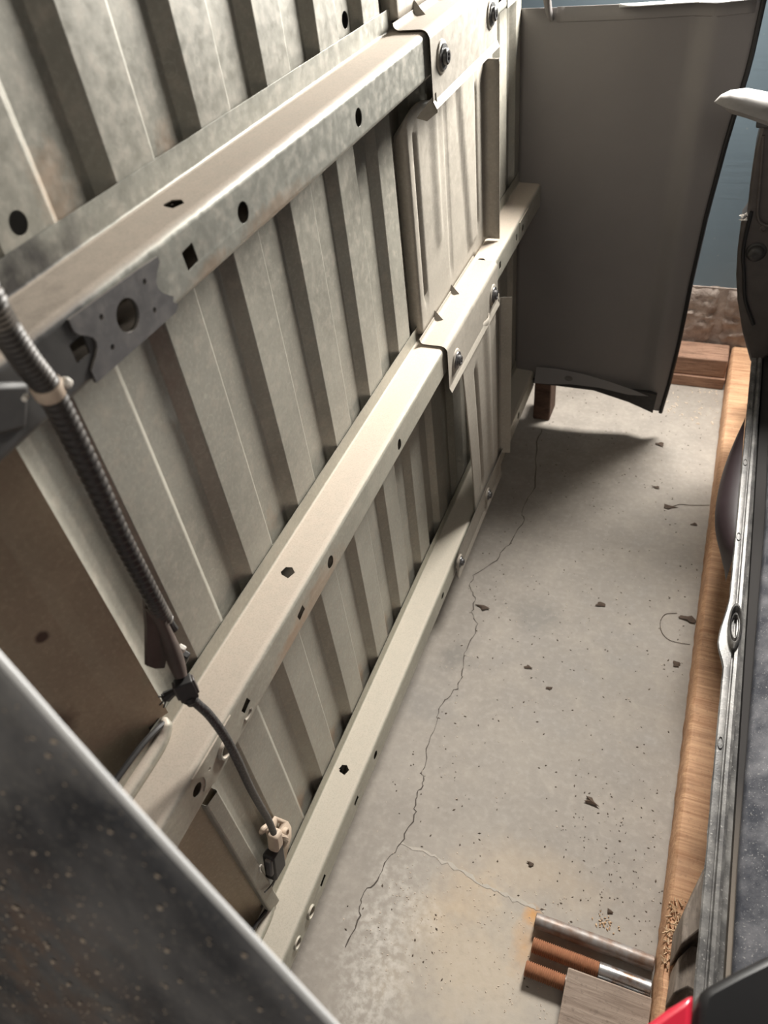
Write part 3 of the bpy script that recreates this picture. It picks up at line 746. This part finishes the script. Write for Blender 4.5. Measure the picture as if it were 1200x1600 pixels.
cab = catmull([(.0555, .285, .778), (.060, .286, .765), (.066, .288, .744), (.073, .288, .706), (.073, .289, .652), (.061, .297, .563), (.047, .309, .481), (.035, .320, .406), (.024, .327, .339)], 12)
bm = NB(); tube(bm, cab, lambda i, u: .0049 + .0002 * (i % 2), 12); hp('braided_cable', bm, m_braid, smooth=60)
bm = NB()       # tan backing plate of the lamp socket, standing on the land of the floor sheet above the lowest sill
fill(bm, [(.328, .322), (.340, .327), (.355, .322), (.372, .268), (.373, .245), (.365, .225), (.335, .205), (.318, .212), (.312, .232), (.322, .280)], [rsq(.351, .295, .005, .008, .001, .3)], lambda a, b_: Vector((.008, a, b_)))
bmesh.ops.recalc_face_normals(bm, faces=bm.faces); sk = hp('socket_plate', bm, m_tan, solid=.003, offset=0)
bm = NB(); lathe_x(bm, [(0, .0085), (.006, .0082), (.0065, .0062), (.001, .0058), (.001, .0032), (.005, .003), (.005, .0004)], (.0095, .3545, .266), 20); hp('eyelet', bm, m_tan, sk)
bm = NB(); lathe_x(bm, [(0, .0055), (.004, .0055), (.0045, .0048)], (.0095, .3185, .224), 6); hp('screw', bm, m_bolt, sk)
bm = NB(); bx(bm, (.006, .296, .240), (.026, .328, .296), Matrix.Rotation(-.25, 3, 'X')); sb_ = hp('socket_body', bm, m_rubber, sk, bevel=.004)
bm = NB(); bx(bm, (.012, .316, .296), (.030, .336, .330), Matrix.Rotation(-.3, 3, 'X')); hp('socket_collar', bm, m_tan, sb_, bevel=.005)
bm = NB(); tube(bm, catmull([(.022, .330, .325), (.026, .336, .305), (.022, .343, .275), (.012, .340, .250)], 6), .0045, 8); hp('tan_strap', bm, m_tan, sb_)
bm = NB(); tube(bm, catmull([(.010, .335, .33), (.010, .322, .345), (.012, .318, .352), (.014, .322, .356), (.014, .332, .345)], 6), .004, 10); hp('plate_ear', bm, m_tan, sk)
bm = NB(); bx(bm, (.012, .2935, .262), (.024, .302, .296), Matrix.Rotation(-.3, 3, 'X')); hp('socket_cap', bm, m_darkplate, sb_, bevel=.003)
bm = NB(); tube(bm, catmull([(.014, .306, .246), (.016, .297, .232), (.018, .284, .240), (.018, .270, .252)], 6), .0011, 6); hp('loose_wire', bm, m_rubber, sk)
bm = NB(); tube(bm, [(.016, .286 + .004 * math.cos(a), .300 + .010 * math.sin(a)) for a in [i * .45 for i in range(9)]], .0012, 6); hp('spring_clip', bm, m_white, sk)

# ------------------------------------------------------------------ timber on the floor
def solid_box(name, lo, hi, mat, bevel=.003, rot=None, jit=.0015, parent=None):
    bm = NB(); bx(bm, lo, hi, rot, jit); o = obj(name, bm, mat, parent, bevel=bevel, smooth=35); return o
beam = empty('wooden_beam', (.63, 1.2, 0), 'long rough-sawn orange-brown beam on the floor under the right-hand body panel', 'beam')
bm = NB(); cols = []; NY = 120
for i in range(NY + 1):
    y_ = .275 + (2.195 - .275) * i / NY; e = .0004 * math.sin(i * 2.1) + random.uniform(-.0007, .0007); rot_ = 1 if .40 < y_ < .53 else 0
    x0 = .587 + e; zt = .092 + .0006 * math.sin(i * .9)
    top = [zt - random.uniform(.0, .012) * rot_ for _ in range(6)]
    prf = [(x0, 0), (x0, zt - .007), (x0 + .004, zt - .002)] + [(x0 + .006 + .078 * q / 5, top[q]) for q in range(6)] + [(.676, zt - .006), (.676, 0)]
    cols.append([bm.verts.new((a, y_, b_)) for a, b_ in prf])
for a, b_ in zip(cols, cols[1:]):
    for j in range(len(a)): bm.faces.new((a[j], b_[j], b_[(j + 1) % len(a)], a[(j + 1) % len(a)]))
bm.faces.new(cols[0]); bm.faces.new(cols[-1][::-1]); bmesh.ops.recalc_face_normals(bm, faces=bm.faces)
local(obj('beam_body', bm, m_beam, smooth=40), beam)
bm = NB()
for _ in range(90):
    p = Vector((random.uniform(.588, .612), random.uniform(.415, .525), .090)); a = random.uniform(0, 6.28); l = random.uniform(.004, .014)
    dr = Vector((math.cos(a) * l, math.sin(a) * l, random.uniform(-.002, .004)))
    tube(bm, [p - dr / 2, p + dr / 2], random.uniform(.0005, .0015), 4)
tag(local(obj('splinters', bm, m_beamend, smooth=0), beam), kind='stuff')
tag(solid_box('timber_offcut', (.12, 2.095, 0), (.583, 2.195, .038), m_timber), 'lower reddish-brown timber lying along the foot of the foundation', 'timber')
tag(solid_box('timber_offcut', (.10, 2.100, .0385), (.580, 2.194, .098), m_timber, .004), 'upper reddish-brown timber stacked on another against the foundation', 'timber')
tag(solid_box('timber_offcut', (.70, 2.10, 0), (1.3, 2.19, .09), m_timber, .004), 'timber on the floor behind the right-hand body panel', 'timber')
tag(solid_box('wood_block', (.063, 1.823, 0), (.112, 1.905, .136), m_block, .004), 'dark wooden block propping up the far corner of the truck bed', 'block')
tag(solid_box('wood_block', (-.12, .12, 0), (-.03, .24, .098), m_block, .004), 'dark wooden block under the near corner of the truck bed', 'block')
bd = solid_box('board_offcut', (.458, .14, -.009), (.585, .384, .009), m_board, .002)
tag(bd, 'short weathered grey-brown board lying on the steel rods', 'board')
ang = math.atan2(.024, .24); zc = .0265
bd.matrix_world = Matrix.Translation((0, .262, .0235)) @ Matrix.Rotation(ang, 4, 'X') @ Matrix.Translation((0, -.262, 0))
for poly, zt, lb in (([(.598, .418), (.5975, .463), (.619, .537), (.665, .545), (.665, .455), (.620, .445)], .200, 'grey weathered wood block on the beam under the right-hand panel seam'),
                     ([(.598, .362), (.600, .410), (.616, .434), (.655, .438), (.655, .370), (.616, .376)], .172, 'smaller grey weathered wood block on the beam nearest the red lamp')):
    bm = NB(); prism(bm, poly, lambda a, b_: Vector((a, b_, .0935)), lambda a, b_: Vector((a, b_, zt - .06 * max(0, .61 - a)))); bmesh.ops.recalc_face_normals(bm, faces=bm.faces)
    tag(obj('weathered_block', bm, m_grey, bevel=.003), lb, 'block')

# ------------------------------------------------------------------ steel rods
def rod(label, x0, x1, y_, smat, thread=None):
    e = empty('steel_rod', ((x0 + x1) / 2, y_, 0), label, 'rod', 'steel rods by the beam'); r = .0125
    bm = NB(); xs = thread or x0
    lathe_x(bm, [(x1 - x1, .001), (0, r - .0015), (-.0015, r)] if False else [(xs - x1 + 0, .0005), (xs - x1, r - .0012), (xs - x1 + .0012, r), (-.0012, r), (0, r - .0012)], (x1, y_, r), 28)
    local(obj('shaft', bm, smat, smooth=40), e)
    if thread:
        bm = NB(); pr = [(0, .0005), (0, r - .0025)]; q = 0.0
        while q < thread - x0 - .002: pr += [(q + .0007, r - .0017), (q + .0016, r - .0001), (q + .0023, r - .0001), (q + .0031, r - .0017)]; q += .0032
        pr += [(thread - x0, r - .001)]
        lathe_x(bm, pr, (x0, y_, r), 28)
        t = local(obj('thread', bm, m_rust, smooth=30), e); t['label'] = 'rusty orange threaded end'
    return e
rod('plain pitted steel rod, farthest of the three on the floor', .392, .584, .4415, m_rodold)
rod('middle steel rod with a long rusty threaded end', .396, .584, .4035, m_rod, .503)
rod('steel rod half under the board with a short rusty thread', .393, .584, .3665, m_rod, .456)

# ------------------------------------------------------------------ body panel of another vehicle, right
car = empty('vehicle_panel', (.70, .9, .2), 'dusty dark vehicle body side with bright pinch seam resting on blocks at right', 'vehicle panel')
def cp_(name, bm, mat, par=car, **kw):
    o = obj(name, bm, mat, None, **kw)
    if par is car: return local(o, car)
    o.parent = par; return o
def xs(y_):                      # seam tip
    s = .599 + .006 * max(0, min(1, (y_ - .6) / 1.0))
    d = abs(y_ - .845)
    q = max(0, 1 - d / (.11 if y_ > .845 else .05)); s -= .011 * q * q * (3 - 2 * q)
    return s
YS0, YS1 = .18, 1.93
bm = NB(); cols = []; NY = 150
for i in range(NY + 1):
    y_ = YS0 + (YS1 - YS0) * i / NY; a = xs(y_); b0 = .599 + .006 * max(0, min(1, (y_ - .6) / 1.0))
    j = random.uniform(-.0004, .0004); ridge = b0 + .0145 - .001 * max(0, .8 - y_)
    pts = [(a + j, .3445), (a - .0006 + j, .348), (a + .0012, .3505), (a + .006, .351), (ridge - .0045, .3505), (ridge - .003, .346), (ridge - .0012, .346), (ridge, .3525), (ridge + .0045, .3535), (ridge + .009, .350), (ridge + .0105, .340), (ridge + .0110, .322), (ridge + .03, .318)]
    cols.append([bm.verts.new((p, y_, q)) for p, q in pts])
for a, b_ in zip(cols, cols[1:]):
    for j in range(len(a) - 1): bm.faces.new((a[j], a[j + 1], b_[j + 1], b_[j]))
bmesh.ops.recalc_face_normals(bm, faces=bm.faces)
seam = cp_('pinch_seam', bm, m_seam, smooth=40); seam['label'] = 'bright worn double-flange seam'
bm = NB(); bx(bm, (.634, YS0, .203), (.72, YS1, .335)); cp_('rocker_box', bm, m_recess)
def xf(y_): return .6385 + .013 * max(0, min(1, (y_ - .5) / .65))
bm = NB(); cols = []
for i in range(61):
    y_ = YS0 + (YS1 - YS0) * i / 60; x = xf(y_)
    pts = [(x, .343), (x, .348), (x + .0015, .3535), (x + .005, .358), (x + .05, .385), (x + .12, .432), (x + .20, .50), (x + .27, .60)]
    cols.append([bm.verts.new((p, y_, q)) for p, q in pts])
for a, b_ in zip(cols, cols[1:]):
    for j in range(len(a) - 1): bm.faces.new((a[j], a[j + 1], b_[j + 1], b_[j]))
bmesh.ops.recalc_face_normals(bm, faces=bm.faces)
cp_('outer_skin', bm, m_car, smooth=40)
bm = NB()     # oval grommet through the seam
n_ = 28; pr = None
for k_, (sc_, z_) in enumerate([(1.0, .349), (1.05, .358), (.86, .362), (.74, .357), (.72, .348), (.60, .358), (.52, .357), (.48, .340), (.44, .320)]):
    ring = [bm.verts.new((.612 + .0105 * sc_ * math.cos(2 * PI * q / n_), .882 + .046 * sc_ * math.sin(2 * PI * q / n_), z_)) for q in range(n_)]
    if pr:
        for q in range(n_): bm.faces.new((pr[q], pr[(q + 1) % n_], ring[(q + 1) % n_], ring[q]))
    pr = ring
bm.faces.new(pr); bmesh.ops.recalc_face_normals(bm, faces=bm.faces)
gro = cp_('grommet', bm, m_seam, seam, smooth=60)
bm = NB(); lathe_x(bm, [(0, .001), (0, .001)], (0, 0, 0), 3); bm.clear()
bm.verts.ensure_lookup_table()
ring = [bm.verts.new((.612 + .0052 * math.cos(2 * PI * q / n_), .882 + .023 * math.sin(2 * PI * q / n_), .345)) for q in range(n_)]; bm.faces.new(ring); cp_('grommet_plug', bm, m_rubber, seam)
for yy in (.66, 1.10, 1.32, 1.52):
    bm = NB(); n2_ = 16; pr = None
    for sc_, z_ in ((1, .351), (.9, .3528), (.75, .3528), (.6, .3508), (.1, .3508)):
        ring = [bm.verts.new((xs(yy) + .0055 + .0042 * sc_ * math.cos(2 * PI * q / n2_), yy + .012 * sc_ * math.sin(2 * PI * q / n2_), z_)) for q in range(n2_)]
        if pr:
            for q in range(n2_): bm.faces.new((pr[q], pr[(q + 1) % n2_], ring[(q + 1) % n2_], ring[q]))
        pr = ring
    cp_('spot_weld', bm, m_seam, seam)
bm = NB()     # smoked lens bulging out below the seam
cols = []
for i in range(25):
    t = i / 24; y_ = 1.06 + (1.50 - 1.06) * t
    bul = (.036 * math.sin(min(1, t / .36) * PI / 2) if t < .36 else .036 * math.cos((t - .36) / .64 * PI / 2) ** .8)
    cols.append([bm.verts.new((.604 - bul * math.sin(a), y_, .300 + .036 * math.cos(a))) for a in [q / 8 * PI for q in range(9)]])
for a, b_ in zip(cols, cols[1:]):
    for j in range(8): bm.faces.new((a[j], a[j + 1], b_[j + 1], b_[j]))
bmesh.ops.recalc_face_normals(bm, faces=bm.faces); cp_('smoked_lens', bm, m_smoke, smooth=60)
# dark upright end with rubber stop, far end
bm = NB()
pil = [(.524, .872), (.512, .869), (.511, .821), (.516, .752), (.523, .690), (.515, .671), (.518, .640), (.520, .615), (.529, .555), (.544, .494), (.571, .414), (.604, .339), (.617, .329), (.64, .36), (.80, .36), (.80, .872)]
prism(bm, pil, lambda a, b_: Vector((a, 1.72, b_)), lambda a, b_: Vector((a, 1.80, b_))); bmesh.ops.recalc_face_normals(bm, faces=bm.faces)
pl = cp_('end_upright', bm, m_trim, bevel=.006)
def lathe_y(bm, prof, c, n=24):
    lathe_x(bm, prof, (0, 0, 0), n)
    for v in bm.verts: v.co = Vector((c[0] + v.co.y, c[1] - v.co.x, c[2] + v.co.z))
bm = NB(); lathe_y(bm, [(-.004, .022), (.004, .021), (.006, .0165), (.016, .0155), (.021, .0125), (.022, .006), (.020, .001)], (.558, 1.722, .612)); bmesh.ops.recalc_face_normals(bm, faces=bm.faces); cp_('rubber_stop', bm, m_rubber, pl, smooth=60)
bm = NB(); lathe_y(bm, [(-.002, .0085), (.003, .008), (.004, .005), (.002, .004), (.002, .001)], (.562, 1.720, .664)); bmesh.ops.recalc_face_normals(bm, faces=bm.faces); cp_('screw', bm, m_trim, pl)
bm = NB(); tube(bm, catmull([(.530, 1.716, .70), (.531, 1.716, .62), (.545, 1.716, .56), (.560, 1.716, .50), (.590, 1.716, .44)], 6), .004, 8); cp_('rib', bm, m_gloss, pl)
bm = NB(); tube(bm, catmull([(.520, 1.716, .85), (.535, 1.716, .75), (.545, 1.716, .69), (.565, 1.716, .672), (.60, 1.716, .67)], 6), .003, 8); cp_('rib', bm, m_trim, pl)
bm = NB(); flakes(bm, 14, lambda: (.517 + random.uniform(-.006, .008), 1.715 + random.uniform(-.004, .004), .686 + random.uniform(-.006, .012)), (.001, .0035), .8); tag(cp_('lint_tuft', bm, m_lint, pl, smooth=0), kind='stuff')
# pale fender lip pointing left over the gap
bm = NB(); cols = []
lipT = [(.421, .954), (.430, .9635), (.445, .968), (.471, .9665), (.508, .9595), (.56, .948), (.66, .925), (.78, .89)]
lipB = [(.421, .9535), (.433, .949), (.446, .946), (.471, .941), (.514, .927), (.56, .914), (.66, .89), (.78, .855)]
for (a, za), (b_, zb) in zip(lipT, lipB):
    w_ = min(1, .05 + (a - .421) / .05)
    cols.append([bm.verts.new((a, 1.565 + .035 * w_, za)), bm.verts.new((a, 1.565 + .010 * w_, za + .0005)), bm.verts.new((a, 1.565 - .009 * w_, za - (za - zb) * .35)), bm.verts.new((b_, 1.565 - .017 * w_, zb)), bm.verts.new((b_ + .006, 1.565 + .010 * w_, zb - .016 * min(1, (a - .421) / .03))), bm.verts.new((b_ + .008, 1.565 + .035 * w_, zb - .020 * min(1, (a - .421) / .03)))])
for a, b_ in zip(cols, cols[1:]):
    for j in range(6): bm.faces.new((a[j], a[(j + 1) % 6], b_[(j + 1) % 6], b_[j]))
bm.faces.new(cols[0]); bm.faces.new(cols[-1]); bmesh.ops.recalc_face_normals(bm, faces=bm.faces)
k = NT('pale_dusty_lip'); m_lip = k.done(k.mix(k.noise(90), (.19, .18, .172), (.29, .275, .262)), .55)
lip = cp_('fender_lip', bm, m_lip, smooth=50); lip['label'] = 'pale dusty pointed fender lip'
bm = NB(); bx(bm, (.502, 1.70, .868), (.80, 1.79, .887)); cp_('cap_strip', bm, m_rubber, pl, bevel=.003)
bm = NB(); bx(bm, (.74, 1.60, .80), (.80, 1.74, .87)); cp_('lip_bracket', bm, m_trim, lip)
# tail lamp at the near end
bm = NB()
hs = [(.62, .262), (.590, .241), (.569, .2225), (.551, .2055), (.547, .200), (.5455, .190), (.547, .10), (.547, .0), (.90, .0), (.90, .40)]
prism(bm, hs, lambda a, b_: Vector((a, b_, .50)), lambda a, b_: Vector((a, b_, .75))); bmesh.ops.recalc_face_normals(bm, faces=bm.faces)
tl = cp_('tail_lamp', bm, m_gloss, bevel=.006)
bm = NB(); prism(bm, [(.5425, .198), (.5275, .183), (.514, .1675), (.47, .115), (.47, .02), (.5445, .02), (.5435, .12)], lambda a, b_: Vector((a, b_, .52)), lambda a, b_: Vector((a, b_, .75))); bmesh.ops.recalc_face_normals(bm, faces=bm.faces)
ln = cp_('lens', bm, m_red, tl, bevel=.005); ln['label'] = 'red lamp lens'
bm = NB(); bx(bm, (.68, .19, .33), (.90, .60, .56)); cp_('quarter_body', bm, m_car, bevel=.01)

# ------------------------------------------------------------------ litter on the floor
def leaf(label, x, y_, s, a, shape=0, mat=m_leaf, cat='leaf litter', name='leaf_fragment'):
    bm = NB(); N_ = 9; rim = []; 
    for q in range(N_):
        t = 2 * PI * q / N_; r = s * (1 + .35 * math.sin(3 * t + shape)) * random.uniform(.75, 1.2)
        rim.append(bm.verts.new((x + math.cos(t + a) * r * 1.0 * (1.7 if q % 4 == 0 else 1), y_ + math.sin(t + a) * r * .75, .0012 + random.uniform(0, .3) * s)))
    c_ = bm.verts.new((x, y_, .002 + s * .35)); c2 = bm.verts.new((x, y_, .0003))
    for q in range(N_): bm.faces.new((rim[q], rim[(q + 1) % N_], c_)); bm.faces.new((rim[(q + 1) % N_], rim[q], c2))
    return tag(obj(name, bm, mat, smooth=60), label, cat, 'crumbs and leaf bits on the concrete')
LF = [(.12, 1.073, .010, 'ragged brown leaf bit close to the long crack'), (.378, 1.159, .010, 'curled brown leaf bit with a pale tip in mid floor'), (.572, 1.172, .012, 'dark woody chip touching the beam beside the hair loop'),
      (.558, 1.042, .009, 'small woody chip near the beam, below the hair loop'), (.26, .941, .006, 'round black crumb in mid floor'), (.438, 1.785, .011, 'curved leaf husk near the far bedside shadow'),
      (.489, 1.53, .010, 'dark clump at the end of the straight hair by the beam'), (.442, .682, .009, 'spiky black crumb on the floor above the steel rods'), (.315, .902, .005, 'small black crumb right of the round one'),
      (.363, .534, .005, 'dark crumb on the pale line behind the steel rods'), (.556, 1.482, .006, 'dark three-cornered chip close to the beam'), (.449, 1.599, .007, 'brown flake between the bedside shadow and the beam'),
      (.507, .50, .005, 'black crumb beside the rotten part of the beam')]
for i, (x, y_, s, lb) in enumerate(LF): leaf(lb, x, y_, s, i * 1.7, i)
bm = NB(); flakes(bm, 40, lambda: (.500 + random.gauss(0, .010), .480 + random.gauss(0, .006), .001), (.0006, .0020)); tag(obj('sawdust_pile', bm, m_beamend, smooth=0), 'small heap of tan sawdust against the farthest rod', 'sawdust', kind='stuff')
bm = NB(); tube(bm, catmull([(.495, 1.533, .002), (.515, 1.548, .0015), (.542, 1.552, .0015), (.585, 1.563, .002)], 6), .0007, 5); tag(obj('hair_strand', bm, m_leaf), 'straight dark hair lying across the floor by the beam', 'hair')
bm = NB(); tube(bm, catmull([(.545, 1.182, .0015), (.521, 1.172, .0015), (.513, 1.147, .0015), (.519, 1.119, .0015), (.536, 1.102, .0015), (.559, 1.1, .0015), (.580, 1.102, .0015)], 6), .0006, 5); tag(obj('hair_strand', bm, m_leaf), 'looped dark hair on the floor beside the beam', 'hair')
def fpl():
    return (random.uniform(.07, .58), random.uniform(.30, 2.08), .0004)
bm = NB(); flakes(bm, 520, fpl, (.0006, .0018)); flakes(bm, 60, fpl, (.0012, .0022)); flakes(bm, 120, lambda: (random.uniform(.40, .585), random.uniform(.47, .75), .0004), (.0004, .0014))
tag(obj('floor_grit', bm, m_gritd, smooth=0), 'dark grit and crumbs scattered over the concrete floor', 'grit', kind='stuff')
bm = NB(); flakes(bm, 420, fpl, (.0004, .0012)); flakes(bm, 300, lambda: (random.uniform(.12, .45), random.uniform(.28, .5), .0004), (.0004, .0012))
flakes(bm, 60, lambda: (random.uniform(.43, .58), random.uniform(1.9, 2.09), .0006), (.0012, .004))
tag(obj('pale_grit', bm, m_gritp, smooth=0), 'pale sand grains and chips scattered over the concrete floor', 'grit', kind='stuff')
